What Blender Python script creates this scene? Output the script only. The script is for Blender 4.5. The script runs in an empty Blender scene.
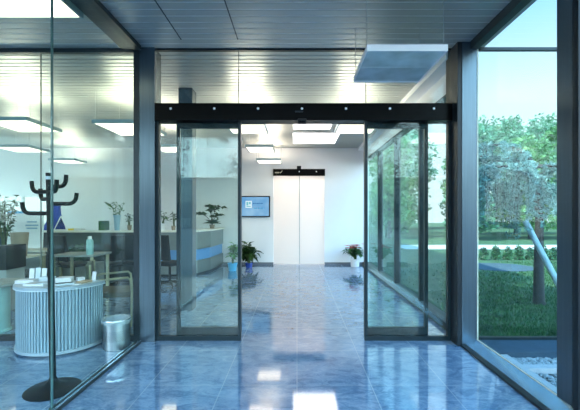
import bpy, bmesh, math, random
from mathutils import Vector, Matrix
PI = math.pi
sc = bpy.context.scene
COL = sc.collection
R = random.Random(11)

# photograph geometry: focal length 360 px, vanishing point (297, 214), eye height 1.45 m
F, VX, VY, EYE = 360.0, 297.0, 214.0, 1.45
def PX(px, Y): return (px - VX) / F * Y
def PZ(py, Y): return EYE + (VY - py) / F * Y

# ------------------------------------------------------------------ materials
def new_mat(name):
    m = bpy.data.materials.new(name); m.use_nodes = True
    nt = m.node_tree; nt.nodes.clear()
    out = nt.nodes.new('ShaderNodeOutputMaterial')
    return m, nt, out
def pbr(name, col, rough=.5, metal=0., var=.08, scale=8., bump=0., bscale=60., coat=0., spec=.5, ior=None, stretch=None, col2=None):
    m, nt, out = new_mat(name)
    b = nt.nodes.new('ShaderNodeBsdfPrincipled')
    b.inputs['Roughness'].default_value = rough; b.inputs['Metallic'].default_value = metal
    b.inputs['Coat Weight'].default_value = coat
    b.inputs['Specular IOR Level'].default_value = spec
    if ior: b.inputs['IOR'].default_value = ior
    tc = nt.nodes.new('ShaderNodeTexCoord'); vec = tc.outputs['Object']
    if stretch:
        mp = nt.nodes.new('ShaderNodeMapping'); mp.inputs['Scale'].default_value = stretch
        nt.links.new(vec, mp.inputs['Vector']); vec = mp.outputs['Vector']
    n = nt.nodes.new('ShaderNodeTexNoise'); n.inputs['Scale'].default_value = scale; n.inputs['Detail'].default_value = 4
    nt.links.new(vec, n.inputs['Vector'])
    r = nt.nodes.new('ShaderNodeValToRGB')
    a = col; c2 = col2 or tuple(min(1, c*(1+var)) for c in col); c1 = tuple(c*(1-var) for c in col) if not col2 else col
    r.color_ramp.elements[0].position = .3; r.color_ramp.elements[1].position = .7
    r.color_ramp.elements[0].color = (*c1, 1); r.color_ramp.elements[1].color = (*c2, 1)
    nt.links.new(n.outputs['Fac'], r.inputs['Fac']); nt.links.new(r.outputs['Color'], b.inputs['Base Color'])
    if bump:
        n2 = nt.nodes.new('ShaderNodeTexNoise'); n2.inputs['Scale'].default_value = bscale
        nt.links.new(vec, n2.inputs['Vector'])
        bp = nt.nodes.new('ShaderNodeBump'); bp.inputs['Strength'].default_value = bump; bp.inputs['Distance'].default_value = .01
        nt.links.new(n2.outputs['Fac'], bp.inputs['Height']); nt.links.new(bp.outputs['Normal'], b.inputs['Normal'])
    nt.links.new(b.outputs['BSDF'], out.inputs['Surface'])
    return m
def emit(name, col, s):
    m, nt, out = new_mat(name)
    e = nt.nodes.new('ShaderNodeEmission'); e.inputs['Color'].default_value = (*col, 1); e.inputs['Strength'].default_value = s
    nt.links.new(e.outputs[0], out.inputs['Surface']); return m
def glass(name, tint=(.90, .97, .95), r0=.09):
    # thin architectural glass: clear transmission plus a mirror coat that follows the Schlick curve
    m, nt, out = new_mat(name)
    g = nt.nodes.new('ShaderNodeNewGeometry')
    d = nt.nodes.new('ShaderNodeVectorMath'); d.operation = 'DOT_PRODUCT'
    nt.links.new(g.outputs['Incoming'], d.inputs[0]); nt.links.new(g.outputs['Normal'], d.inputs[1])
    def mth(op, a, b=None):
        x = nt.nodes.new('ShaderNodeMath'); x.operation = op; x.use_clamp = True
        for i, v in enumerate((a, b)):
            if v is None: continue
            if isinstance(v, (int, float)): x.inputs[i].default_value = v
            else: nt.links.new(v, x.inputs[i])
        return x.outputs[0]
    ab = nt.nodes.new('ShaderNodeMath'); ab.operation = 'ABSOLUTE'; nt.links.new(d.outputs['Value'], ab.inputs[0])
    one = mth('SUBTRACT', 1.0, ab.outputs[0]); p = mth('POWER', one, 5.0)
    fr = mth('ADD', mth('MULTIPLY', p, (1-r0)*.6), r0)
    tr = nt.nodes.new('ShaderNodeBsdfTransparent'); tr.inputs['Color'].default_value = (*tint, 1)
    gl = nt.nodes.new('ShaderNodeBsdfGlossy'); gl.inputs['Roughness'].default_value = .0; gl.inputs['Color'].default_value = (.93, 1, 1, 1)
    mx = nt.nodes.new('ShaderNodeMixShader')
    nt.links.new(fr, mx.inputs[0]); nt.links.new(tr.outputs[0], mx.inputs[1]); nt.links.new(gl.outputs[0], mx.inputs[2])
    nt.links.new(mx.outputs[0], out.inputs['Surface']); return m
def leafmat(name, col, col2, trans=.35, rough=.45):
    m, nt, out = new_mat(name)
    b = nt.nodes.new('ShaderNodeBsdfPrincipled'); b.inputs['Roughness'].default_value = rough
    t = nt.nodes.new('ShaderNodeBsdfTranslucent')
    tc = nt.nodes.new('ShaderNodeTexCoord'); n = nt.nodes.new('ShaderNodeTexNoise'); n.inputs['Scale'].default_value = 4; n.inputs['Detail'].default_value = 6
    nt.links.new(tc.outputs['Object'], n.inputs['Vector'])
    r = nt.nodes.new('ShaderNodeValToRGB'); r.color_ramp.elements[0].position = .35; r.color_ramp.elements[1].position = .65
    r.color_ramp.elements[0].color = (*col, 1); r.color_ramp.elements[1].color = (*col2, 1)
    nt.links.new(n.outputs['Fac'], r.inputs['Fac'])
    nt.links.new(r.outputs['Color'], b.inputs['Base Color']); nt.links.new(r.outputs['Color'], t.inputs['Color'])
    mx = nt.nodes.new('ShaderNodeMixShader'); mx.inputs[0].default_value = trans
    nt.links.new(b.outputs[0], mx.inputs[1]); nt.links.new(t.outputs[0], mx.inputs[2]); nt.links.new(mx.outputs[0], out.inputs['Surface'])
    return m
def granite():
    m, nt, out = new_mat('polished_granite_tiles')
    N = nt.nodes.new; L = nt.links.new
    b = N('ShaderNodeBsdfPrincipled'); b.inputs['Roughness'].default_value = .06; b.inputs['IOR'].default_value = 2.6
    tc = N('ShaderNodeTexCoord')
    mp = N('ShaderNodeMapping'); mp.inputs['Rotation'].default_value = (0, 0, .75); mp.inputs['Scale'].default_value = (1, 2.0, 1)
    L(tc.outputs['Object'], mp.inputs['Vector'])
    n1 = N('ShaderNodeTexNoise'); n1.inputs['Scale'].default_value = 4.5; n1.inputs['Detail'].default_value = 9; n1.inputs['Roughness'].default_value = .7; n1.inputs['Distortion'].default_value = 1.3
    L(mp.outputs[0], n1.inputs['Vector'])
    n2 = N('ShaderNodeTexNoise'); n2.inputs['Scale'].default_value = 45; n2.inputs['Detail'].default_value = 6
    L(mp.outputs[0], n2.inputs['Vector'])
    r = N('ShaderNodeValToRGB'); e = r.color_ramp.elements
    e[0].position = .36; e[0].color = (.065, .13, .225, 1); e[1].position = .66; e[1].color = (.25, .325, .415, 1)
    k = e.new(.5); k.color = (.14, .22, .325, 1)
    mixf = N('ShaderNodeMath'); mixf.operation = 'MULTIPLY_ADD'; mixf.inputs[1].default_value = .3
    L(n2.outputs['Fac'], mixf.inputs[0])
    sub = N('ShaderNodeMath'); sub.operation = 'SUBTRACT'; sub.inputs[1].default_value = .15
    L(n1.outputs['Fac'], sub.inputs[0]); L(sub.outputs[0], mixf.inputs[2]); L(mixf.outputs[0], r.inputs['Fac'])
    # joints: 0.625 x 0.775 m slabs
    sx = N('ShaderNodeSeparateXYZ'); L(tc.outputs['Object'], sx.inputs[0])
    def joint(sock, size, off, w):
        a = N('ShaderNodeMath'); a.operation = 'SUBTRACT'; L(sock, a.inputs[0]); a.inputs[1].default_value = off
        p = N('ShaderNodeMath'); p.operation = 'PINGPONG'; L(a.outputs[0], p.inputs[0]); p.inputs[1].default_value = size/2
        c = N('ShaderNodeMath'); c.operation = 'LESS_THAN'; L(p.outputs[0], c.inputs[0]); c.inputs[1].default_value = w
        return c.outputs[0]
    j1 = joint(sx.outputs['X'], .628, .0, .004); j2 = joint(sx.outputs['Y'], .775, 3.05, .004)
    mx = N('ShaderNodeMath'); mx.operation = 'MAXIMUM'; L(j1, mx.inputs[0]); L(j2, mx.inputs[1])
    ml = N('ShaderNodeMath'); ml.operation = 'MULTIPLY'; L(mx.outputs[0], ml.inputs[0]); ml.inputs[1].default_value = .55
    mc = N('ShaderNodeMixRGB'); L(ml.outputs[0], mc.inputs[0]); L(r.outputs['Color'], mc.inputs[1]); mc.inputs[2].default_value = (.42, .45, .47, 1)
    L(mc.outputs[0], b.inputs['Base Color'])
    L(b.outputs[0], out.inputs['Surface']); return m

M = dict(
 granite=granite(),
 slat=pbr('ceiling_slat_metal', (.42, .43, .40), .36, .3, .03, 3),
 strip=pbr('ceiling_joint_strip', (.75, .78, .76), .3, .3), cavity=pbr('ceiling_cavity', (.05, .055, .06), .7),
 white_wall=pbr('white_wall_paint', (.80, .80, .80), .6, 0, .02, 2),
 skirting=pbr('skirting_grey', (.12, .13, .15), .4),
 steel=pbr('brushed_steel', (.075, .108, .132), .26, .6, .12, 6, stretch=(12, 12, .3)),
 darkframe=pbr('dark_anodised_frame', (.010, .015, .019), .4, 0, .1, spec=.25),
 leafframe=pbr('slate_blue_door_frame', (.008, .017, .021), .35, .0, .1, spec=.2),
 header=pbr('black_header', (.0022, .0026, .0026), .35, .0, .1, spec=.06),
 beam=pbr('dark_green_beam', (.022, .032, .034), .4, 0, .1, spec=.3),
 sill=pbr('polished_sill_steel', (.48, .60, .68), .16, .85, .1, 6),
 glass=glass('clear_glass', (.95, .985, .975), .010), glass_side=glass('side_glass', (.93, .98, .96), .010), glass_leaf=glass('leaf_glass', (.93, .98, .97), .016),
 joint=pbr('green_glass_joint', (.03, .09, .085), .3),
 thinjoint=pbr('silicone_joint', (.10, .12, .11), .4),
 white=pbr('white_enamel', (.82, .83, .83), .35, 0, .02),
 lamp=emit('lamp_diffuser', (1, .88, .66), 1.15), lamp_up=emit('lamp_uplight', (1, .87, .70), 8),
 lamp_flush=emit('skylight_panel', (1, .96, .93), 1.5),
 lamprim=pbr('lamp_rim', (.30, .42, .46), .35, .5), lampside=pbr('lamp_side_beige', (.55, .52, .42), .4),
 louvre=pbr('mirror_louvre', (.86, .88, .76), .2, .15, .25, 4),
 wire=pbr('steel_wire', (.45, .48, .48), .3, .8),
 frosted=None,
 blackmetal=pbr('black_satin_metal', (.005, .006, .0065), .45, 0, .1, spec=.14),
 chrome=pbr('chrome', (.75, .8, .84), .12, 1, .03),
 rib=pbr('pale_blue_ribbed_panel', (.25, .335, .385), .4, .1, .04), top=pbr('pale_counter_top', (.29, .35, .39), .3),
 paper=pbr('paper_white', (.62, .64, .66), .7, 0, .03), paper_b=pbr('paper_blue_grey', (.50, .58, .64), .7), paper_t=pbr('paper_tan', (.40, .30, .2), .7),
 paper_edge=pbr('magazine_dark', (.12, .14, .15), .6),
 stainless=pbr('stainless_bin', (.30, .34, .36), .33, 1, .1, 5, stretch=(8, 8, .5)), liner=pbr('white_bin_liner', (.30, .35, .37), .5, 0, .1, 20, bump=.5, bscale=25),
 holes=pbr('dark_hole', (.03, .035, .04), .6),
 olive=pbr('olive_tube', (.36, .33, .22), .35, .4), fabric=pbr('grey_brown_fabric', (.10, .095, .075), .9, 0, .2, 60),
 deskgrey=pbr('desk_grey', (.22, .25, .25), .5), desktop=pbr('desk_top_beige', (.62, .60, .52), .35, 0, .05),
 countershade=pbr('counter_shade', (.025, .034, .034), .5, 0, .2, 3), leaf_office=leafmat('office_leaf', (.012, .05, .018), (.035, .11, .035), .12), counterfront=pbr('counter_panel_grey', (.17, .19, .185), .3, .3, .06), countertop=pbr('counter_top_cream', (.75, .71, .62), .3), reflectionblue=pbr('counter_blue_reflection', (.10, .27, .55), .4),
 black=pbr('black_plastic', (.008, .009, .010), .5, spec=.25), darkblue=pbr('navy_fabric', (.02, .05, .09), .8),
 teal=pbr('pale_teal_enamel', (.32, .55, .56), .35), wood=pbr('brown_wood', (.22, .13, .06), .5, 0, .3, 5, stretch=(1, 8, 8)),
 bagblue=pbr('cobalt_blue_cloth', (.02, .06, .38), .7, 0, .3, 30), red=pbr('red_plastic', (.7, .02, .03), .4),
 potblue=pbr('cobalt_pot', (.02, .05, .30), .25, coat=.4), potlight=pbr('light_blue_pot', (.08, .42, .72), .3), potwhite=pbr('white_pot', (.8, .8, .8), .3), pottan=pbr('tan_pot', (.28, .22, .16), .6),
 soil=pbr('soil', (.03, .02, .015), .9, 0, .3, 40), vaseblue=pbr('pale_blue_vase', (.30, .46, .58), .3),
 yellow=pbr('yellow_card', (.75, .55, .05), .6),
 leaf_dark=leafmat('dark_green_leaf', (.012, .040, .010), (.04, .105, .02), .15, .3), leaf_mid=leafmat('mid_green_leaf', (.03, .10, .03), (.09, .22, .06), .3),
 leaf_light=leafmat('light_green_leaf', (.10, .28, .08), (.25, .45, .15), .35), petal=leafmat('red_bract', (.45, .006, .01), (.62, .02, .02), .1),
 stem=pbr('green_stem', (.07, .11, .04), .6), bark=pbr('bark', (.024, .023, .024), .9, 0, .4, 12, bump=.6, bscale=20),
 cedar=leafmat('blue_cedar_needles', (.05, .165, .165), (.20, .39, .375), .25, .6),
 tree_a=leafmat('tree_leaf_green', (.03, .13, .045), (.12, .31, .10), .35), tree_b=leafmat('tree_leaf_blue_green', (.025, .12, .065), (.10, .27, .15), .3),
 hedge=leafmat('hedge_leaf', (.02, .085, .035), (.06, .19, .08), .25),
 lawn=pbr('lawn_ground', (.012, .050, .018), .95, 0, .35, 3, col2=(.025, .085, .03)), grass=leafmat('grass_blade', (.012, .06, .018), (.035, .12, .035), .3),
 road=pbr('pale_road', (.36, .37, .37), .8), paving=pbr('blue_grey_paving', (.05, .08, .10), .9, spec=.0), kerb=pbr('white_concrete', (.33, .345, .36), .8, 0, .08, 15, bump=.2),
 darkstrip=pbr('dark_sill_paving', (.03, .055, .08), .8, spec=.1), gravel=pbr('gravel_pebble', (.07, .09, .10), .8, 0, .6, 45, col2=(.36, .39, .41)), gravelbed=pbr('gravel_bed', (.035, .042, .045), .95, 0, .4, 60),
 pole=pbr('pale_blue_pole', (.24, .33, .38), .5), plaza=pbr('grey_plaza', (.11, .12, .135), .8, 0, .1, 2), facade=pbr('pale_facade', (.85, .85, .82), .8, 0, .04), facadeglass=pbr('facade_window', (.08, .11, .14), .1), rooftile=pbr('roof_grey', (.2, .2, .2), .8),
 outerwall=pbr('outer_wall_grey', (.45, .47, .47), .7),
)
m, nt, out = new_mat('frosted_glass')
tl = nt.nodes.new('ShaderNodeBsdfTranslucent'); tl.inputs['Color'].default_value = (.95, .90, .87, 1)
pb = nt.nodes.new('ShaderNodeBsdfPrincipled'); pb.inputs['Base Color'].default_value = (.88, .84, .80, 1); pb.inputs['Roughness'].default_value = .22
mx = nt.nodes.new('ShaderNodeMixShader'); mx.inputs[0].default_value = .6
nt.links.new(tl.outputs[0], mx.inputs[1]); nt.links.new(pb.outputs[0], mx.inputs[2]); nt.links.new(mx.outputs[0], out.inputs['Surface'])
M['frosted'] = m

# screen: pale blue gradient picture
m, nt, out = new_mat('screen_picture')
tc = nt.nodes.new('ShaderNodeTexCoord'); n = nt.nodes.new('ShaderNodeTexNoise'); n.inputs['Scale'].default_value = 2.2
nt.links.new(tc.outputs['Object'], n.inputs['Vector'])
r = nt.nodes.new('ShaderNodeValToRGB'); r.color_ramp.elements[0].position = .35; r.color_ramp.elements[1].position = .7
r.color_ramp.elements[0].color = (.12, .38, .72, 1); r.color_ramp.elements[1].color = (.35, .62, .86, 1)
e = nt.nodes.new('ShaderNodeEmission'); e.inputs['Strength'].default_value = .30
nt.links.new(n.outputs['Fac'], r.inputs['Fac']); nt.links.new(r.outputs['Color'], e.inputs['Color']); nt.links.new(e.outputs[0], out.inputs['Surface'])
M['screen'] = m

# ------------------------------------------------------------------ mesh helpers
class MB:
    def __init__(s): s.bm = bmesh.new()
    def box(s, x0, x1, y0, y1, z0, z1, bev=0.):
        mtx = Matrix.Translation(((x0+x1)/2, (y0+y1)/2, (z0+z1)/2)) @ Matrix.Diagonal((abs(x1-x0), abs(y1-y0), abs(z1-z0), 1))
        g = bmesh.ops.create_cube(s.bm, size=1, matrix=mtx)
        if bev:
            ed = list({e for v in g['verts'] for e in v.link_edges})
            bmesh.ops.bevel(s.bm, geom=ed, offset=bev, segments=2, affect='EDGES', profile=.7)
        return s
    def obox(s, c, size, rot=(0, 0, 0), bev=0.):
        from mathutils import Euler
        mtx = Matrix.Translation(c) @ Euler(rot).to_matrix().to_4x4() @ Matrix.Diagonal((*size, 1))
        g = bmesh.ops.create_cube(s.bm, size=1, matrix=mtx)
        if bev:
            ed = list({e for v in g['verts'] for e in v.link_edges})
            bmesh.ops.bevel(s.bm, geom=ed, offset=bev, segments=2, affect='EDGES', profile=.7)
        return s
    def lathe(s, prof, c=(0, 0, 0), n=32, a0=0., a1=2*PI):
        full = abs(a1-a0-2*PI) < 1e-6
        rings = []
        k = n if full else n+1
        for r, z in prof:
            rings.append([s.bm.verts.new((c[0]+max(r, 1e-4)*math.cos(a0+(a1-a0)*i/n), c[1]+max(r, 1e-4)*math.sin(a0+(a1-a0)*i/n), c[2]+z)) for i in range(k)])
        for a, b in zip(rings, rings[1:]):
            for i in range(n):
                j = (i+1) % k
                s.bm.faces.new((a[i], a[j], b[j], b[i]))
        return s
    def tube(s, pts, rad, n=10, cap=True):
        pts = [Vector(p) for p in pts]
        rads = rad if isinstance(rad, (list, tuple)) else [rad]*len(pts)
        rings = []; up = None
        for i, p in enumerate(pts):
            d = (pts[min(i+1, len(pts)-1)] - pts[max(i-1, 0)]).normalized()
            if up is None:
                up = Vector((0, 0, 1)) if abs(d.z) < .9 else Vector((1, 0, 0))
            u = (up - d*up.dot(d)).normalized(); up = u; v = d.cross(u)
            rings.append([s.bm.verts.new(p + (u*math.cos(2*PI*k/n) + v*math.sin(2*PI*k/n))*rads[i]) for k in range(n)])
        for a, b in zip(rings, rings[1:]):
            for i in range(n):
                s.bm.faces.new((a[i], a[(i+1) % n], b[(i+1) % n], b[i]))
        if cap:
            s.bm.faces.new(rings[0][::-1]); s.bm.faces.new(rings[-1])
        return s
    def leaf(s, p, d, L, w, fold=.25, nrm=None):
        p = Vector(p); d = Vector(d).normalized()
        nv = Vector(nrm) if nrm else Vector((R.gauss(0, 1), R.gauss(0, 1), R.gauss(0, 1)))
        sd = d.cross(nv)
        if sd.length < 1e-4: sd = d.cross(Vector((1, .3, .2)))
        sd.normalize(); up = sd.cross(d)
        a = s.bm.verts.new(p); b = s.bm.verts.new(p + d*L*.45 + sd*w/2 + up*w*fold); c = s.bm.verts.new(p + d*L - up*L*.12); e = s.bm.verts.new(p + d*L*.45 - sd*w/2 + up*w*fold); mid = s.bm.verts.new(p + d*L*.5)
        s.bm.faces.new((a, b, mid)); s.bm.faces.new((b, c, mid)); s.bm.faces.new((a, mid, e)); s.bm.faces.new((mid, c, e))
        return s
    def blade(s, p, d, L, w):
        p = Vector(p); d = Vector(d).normalized(); sd = d.cross(Vector((R.gauss(0, 1), R.gauss(0, 1), R.gauss(0, 1))))
        if sd.length < 1e-4: sd = Vector((1, 0, 0))
        sd.normalize()
        v = [s.bm.verts.new(q) for q in (p, p + d*L*.5 + sd*w/2, p + d*L, p + d*L*.5 - sd*w/2)]
        s.bm.faces.new(v); return s
    def prism(s, pts, z0, z1):
        a = [s.bm.verts.new((x, y, z0)) for x, y in pts]; b = [s.bm.verts.new((x, y, z1)) for x, y in pts]
        n = len(pts)
        s.bm.faces.new(a[::-1]); s.bm.faces.new(b)
        for i in range(n): s.bm.faces.new((a[i], a[(i+1) % n], b[(i+1) % n], b[i]))
        return s
    def build(s, name, mat, parent=None, smooth=False, loc=None):
        me = bpy.data.meshes.new(name); bmesh.ops.recalc_face_normals(s.bm, faces=s.bm.faces)
        s.bm.to_mesh(me); s.bm.free()
        me.materials.append(M[mat] if isinstance(mat, str) else mat)
        if smooth:
            for p in me.polygons: p.use_smooth = True
            try: me.set_sharp_from_angle(angle=R_SHARP)
            except Exception: pass
        o = bpy.data.objects.new(name, me); COL.objects.link(o)
        if parent:
            o.parent = parent
        if loc: o.location = loc
        return o
R_SHARP = math.radians(40)
def tag(o, label=None, cat=None, group=None, kind=None):
    if label: o['label'] = label
    if cat: o['category'] = cat
    if group: o['group'] = group
    if kind: o['kind'] = kind
    return o
def thing(name, label, cat, loc=(0, 0, 0), rz=0., group=None, rot=None):
    o = bpy.data.objects.new(name, None); COL.objects.link(o); o.empty_display_size = .1
    o.location = loc; o.rotation_euler = rot or (0, 0, rz)
    return tag(o, label, cat, group)
def struct(name, loc=(0, 0, 0)):
    o = bpy.data.objects.new(name, None); COL.objects.link(o); o.location = loc
    return tag(o, kind='structure')
def S(o, label=None, cat=None): return tag(o, label, cat, kind='structure')
def copy_tree(o, parent=None):
    c = o.copy(); COL.objects.link(c)
    if parent: c.parent = parent
    for ch in [x for x in bpy.data.objects if x.parent == o]: copy_tree(ch, c)
    return c

# ------------------------------------------------------------------ shell
FY = 4.14           # plane of the sliding door
BY = 10.3           # back wall
H = 3.34            # ceiling
LX, RX = -1.78, 1.98
S(MB().box(-9.6, 1.86, -.9, 10.5, -.2, 0).build('floor', 'granite'))
# slatted metal ceiling: one structure
def slats(mb, x0, x1, y0, y1, pitch=.1125, gap=.018):
    y = y0
    while y + pitch - gap <= y1 + 1e-6:
        mb.box(x0, x1, y, y+pitch-gap, H, H+.02, .006); y += pitch
cl = MB()
slats(cl, -1.83, 1.90, -.6, FY-.02); slats(cl, -9.5, -1.97, -.6, FY-.02); slats(cl, -9.5, 1.74, FY+.04, BY)
ceil = S(cl.build('ceiling', 'slat'))
cav = MB().box(-9.6, 2.05, -.6, BY+.1, H+.03, H+.06).build('ceiling_backing', 'cavity', ceil)
sl = MB()
for x in (-1.255, -.64): sl.box(x-.006, x+.006, .3, 3.9, H-.003, H+.001)
sl.build('slot', 'cavity', ceil)
st = MB(); y = -.6 + .1125 - .009
while y < BY-.05:
    if abs(y-FY) > .05:
        st.box(-1.83 if y < FY else -9.5, 1.90 if y < FY else 1.74, y-.0035, y+.0035, H+.0005, H+.004)
        if y < FY: st.box(-9.5, -1.97, y-.0035, y+.0035, H+.0005, H+.004)
    y += .1125
st.build('joint_strip', 'strip', ceil)
S(MB().box(-9.8, 2.2, -.7, 10.7, H+.07, 3.75).build('roof', 'outerwall'))
S(MB().box(-9.8, 2.2, 6, 24, 3.76, 5.2).build('shade_block', 'outerwall'))  # unseen block added over the roof, sized to shade the near lawn
# walls
dl, dr, dtop = PX(273.5, BY), PX(324.5, BY), PZ(170, BY)
wb = MB(); wb.box(-7.1, dl, BY, BY+.16, 0, H); wb.box(dr, 2.05, BY, BY+.16, 0, H); wb.box(dl, dr, BY, BY+.16, dtop, H)
wb.box(-9.5, -7.1, BY, BY+.16, 0, .85); wb.box(-9.5, -7.1, BY, BY+.16, 2.0, H)
S(wb.build('wall_back', 'white_wall'))
bb = MB(); bb.box(-7.1, dl, BY-.015, BY, 0, .07); bb.box(dr, 1.9, BY-.015, BY, 0, .07)
S(bb.build('baseboard_back', 'skirting'))
w4 = struct('window_4')
f = MB()
for x in (-9.45, -8.65, -7.88, -7.15): f.box(x-.03, x+.03, BY+.02, BY+.09, .85, 2.0)
f.box(-9.5, -7.1, BY+.021, BY+.089, .851, .90); f.box(-9.5, -7.1, BY+.021, BY+.089, 1.95, 1.999)
f.build('window_frame', 'white', w4)
MB().box(-9.47, -7.13, BY+.05, BY+.06, .9, 1.95).build('pane', 'glass', w4)
wl = MB(); wl.box(-9.66, -9.51, -.9, 5.2, 0, H+.02); wl.box(-9.66, -9.51, 9.6, 10.46, 0, H+.02); wl.box(-9.66, -9.51, 5.2, 9.6, 0, .8); wl.box(-9.66, -9.51, 5.2, 9.6, 2.8, H+.02)
S(wl.build('wall_left', 'white_wall'))
w8 = struct('added_window'); f = MB()  # unseen window added to let daylight into the office
for y in (5.24, 6.67, 8.13, 9.56): f.box(-9.62, -9.55, y-.035, y+.035, .80, 2.8)
f.box(-9.62, -9.55, 5.28, 9.52, .80, .86); f.box(-9.62, -9.55, 5.28, 9.52, 2.74, 2.8); f.build('window_frame', 'white', w8)
for a, b in ((5.275, 6.635), (6.705, 8.095), (8.165, 9.525)): MB().box(-9.59, -9.58, a, b, .86, 2.74).build('pane', 'glass', w8)
# room behind the frosted door
rb = MB(); rb.box(-1.6, 1.8, 12.2, 12.3, 0, 2.9); rb.box(-1.7, -1.6, BY+.17, 12.3, 0, 2.9); rb.box(1.8, 1.9, BY+.17, 12.3, 0, 2.9); rb.box(-1.7, 1.9, BY+.17, 12.3, 2.9, 3.0); rb.box(-1.7, 1.9, BY+.17, 12.3, -.1, 0)
S(rb.build('wall_lift_lobby', 'white_wall'))
# white bulkhead along the lobby's right ceiling edge
S(MB().prism([(1.74, FY+.06), (2.1, FY+.06), (2.1, BY), (1.74, BY)], 3.26, H+.02).build('trim_1', 'white_wall'))
S(MB().box(1.92, 2.1, FY+.06, BY, 2.98, 3.259).build('trim_2', 'white_wall'))

# ---- left glass screen of the entrance bay
w1 = struct('window_1')
t = MB(); t.box(LX-.03, LX+.03, -.8, FY-.1, 0, .03); t.build('floor_track', 'beam', w1)
t = MB(); t.box(LX-.028, LX-.012, -.8, FY-.1, .03, .036); t.box(LX+.012, LX+.028, -.8, FY-.1, .03, .036); t.build('track_lip', 'sill', w1)
jy = 1.78*F/(VX-52)
for a, b in ((-.8, jy-1.5-.006), (jy-1.5+.006, jy-.006), (jy+.006, FY-.06)):
    MB().box(LX-.006, LX+.006, a, b, .03, 3.3).build('pane', 'glass_side', w1)
for y in (jy, jy-1.5): MB().box(LX-.007, LX+.007, y-.0055, y+.0055, .03, 3.3).build('joint', 'joint', w1)
t = MB(); t.box(-1.97, -1.83, -.9, FY-.1, 3.30, 3.42, .005); t.box(-1.829, -1.75, -.9, FY-.1, 3.29, 3.339); t.build('head_beam', 'beam', w1)
pst = MB().box(PX(139.5, FY-.06), PX(154.5, FY-.06), FY-.06, FY+.14, 0, H, .004); S(pst.build('column', 'steel'), )
S(MB().box(PX(133.5, FY-.055), PX(139.5, FY-.06)-.002, FY-.055, FY+.12, 0, H).build('column_trim', 'darkframe'))
# ---- right glass wall
w2 = struct('window_2')
t = MB(); t.box(1.795, 1.85, -.8, FY-.2, 0, .022); t.build('base_profile', 'darkframe', w2)
t = MB(); t.prism([(0, 0)]*3, 0, 0) if False else None
bm = MB()
v = [bm.bm.verts.new((x, y, z)) for y in (-.8, FY-.2) for x, z in ((1.852, 0), (1.852, .024), (1.965, .072), (1.995, .072), (1.995, 0))]
for i in range(5): bm.bm.faces.new((v[i], v[(i+1) % 5], v[5+(i+1) % 5], v[5+i]))
bm.bm.faces.new(v[:5]); bm.bm.faces.new(v[5:][::-1]); bm.build('sill', 'sill', w2)
MB().box(1.966, 1.972, -.8, FY-.2, .073, .083).build('sill_lip', 'lampside', w2)
yp1, yp0 = 2.72, 2.50
for a, b in ((-.8, yp0), (yp1, FY-.2)):
    MB().box(RX-.006, RX+.006, a, b, .075, 3.27).build('pane', 'glass_side', w2)
MB().box(1.9, 1.987, -.9, FY-.2, 3.255, 3.42, .004).build('head_beam', 'beam', w2)
MB().box(1.962, 2.09, yp0+.06, yp1, 0.073, 3.254, .004).build('post', 'steel', w2)
MB().box(1.955, 2.09, yp0, yp0+.058, 0.073, 3.254).build('post_trim', 'darkframe', w2)
S(MB().box(PX(462, FY-.195), 1.972, FY-.195, FY+.14, 0, H, .004).build('column.001', 'steel'))
S(MB().box(PX(457.6, FY-.19), PX(462, FY-.195)-.002, FY-.19, FY+.12, 0, H).build('column_trim.001', 'darkframe'))
MB().box(1.974, 1.986, FY-.198, FY-.18, .075, 3.25).build('edge_strip', 'lampside', w2)

# ---- sliding door wall
d1 = struct('door_1')
x0, x1 = PX(154.7, FY-.06), PX(457.6, FY-.19)-.002
zt, zb = PZ(103, FY-.06), 2.515
MB().box(x0, x1, FY-.06, FY+.13, zb, zt, .004).build('header', 'header', d1)
for px in (170.6, 214.3, 258, 302, 346, 390, 434):
    p = Vector((PX(px, FY-.06), FY-.06, PZ(108.5, FY-.06)))
    b = MB(); b.lathe([(.0, -.008), (.011, -.008), (.014, 0), (.013, .0)], (0, 0, 0), 14)
    o = b.build('spotlight', 'white', d1, True); o.rotation_euler = (-PI/2, 0, 0); o.location = p
b = MB().obox((PX(302, FY), FY-.085, PZ(123.4, FY)), (.10, .05, .06), (.3, 0, 0), .012); sen = b.build('motion_sensor', 'black', d1)
MB().obox((PX(302, FY), FY-.108, PZ(123.4, FY)-.008), (.07, .01, .022), (.3, 0, 0), .003).build('sensor_lens', 'header', sen)
MB().obox((PX(299, FY), FY-.062, PZ(113, FY)), (.09, .006, .018), (0, 0, 0), .002).build('header_plate', 'darkframe', d1)
# fixed side lights
fl = struct('window_3')
for a, b, in ((x0, PX(241, FY)), (PX(364.5, FY), x1)):
    t = MB(); t.box(a, b, FY-.02, FY+.02, 0, .05); t.box(a, a+.03, FY-.02, FY+.02, .05, zb); t.box(b-.03, b, FY-.02, FY+.02, .05, zb)
    t.build('window_frame', 'leafframe', fl)
    MB().box(a+.03, b-.03, FY-.005, FY+.005, .05, zb).build('pane', 'glass_leaf', fl)
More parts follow.
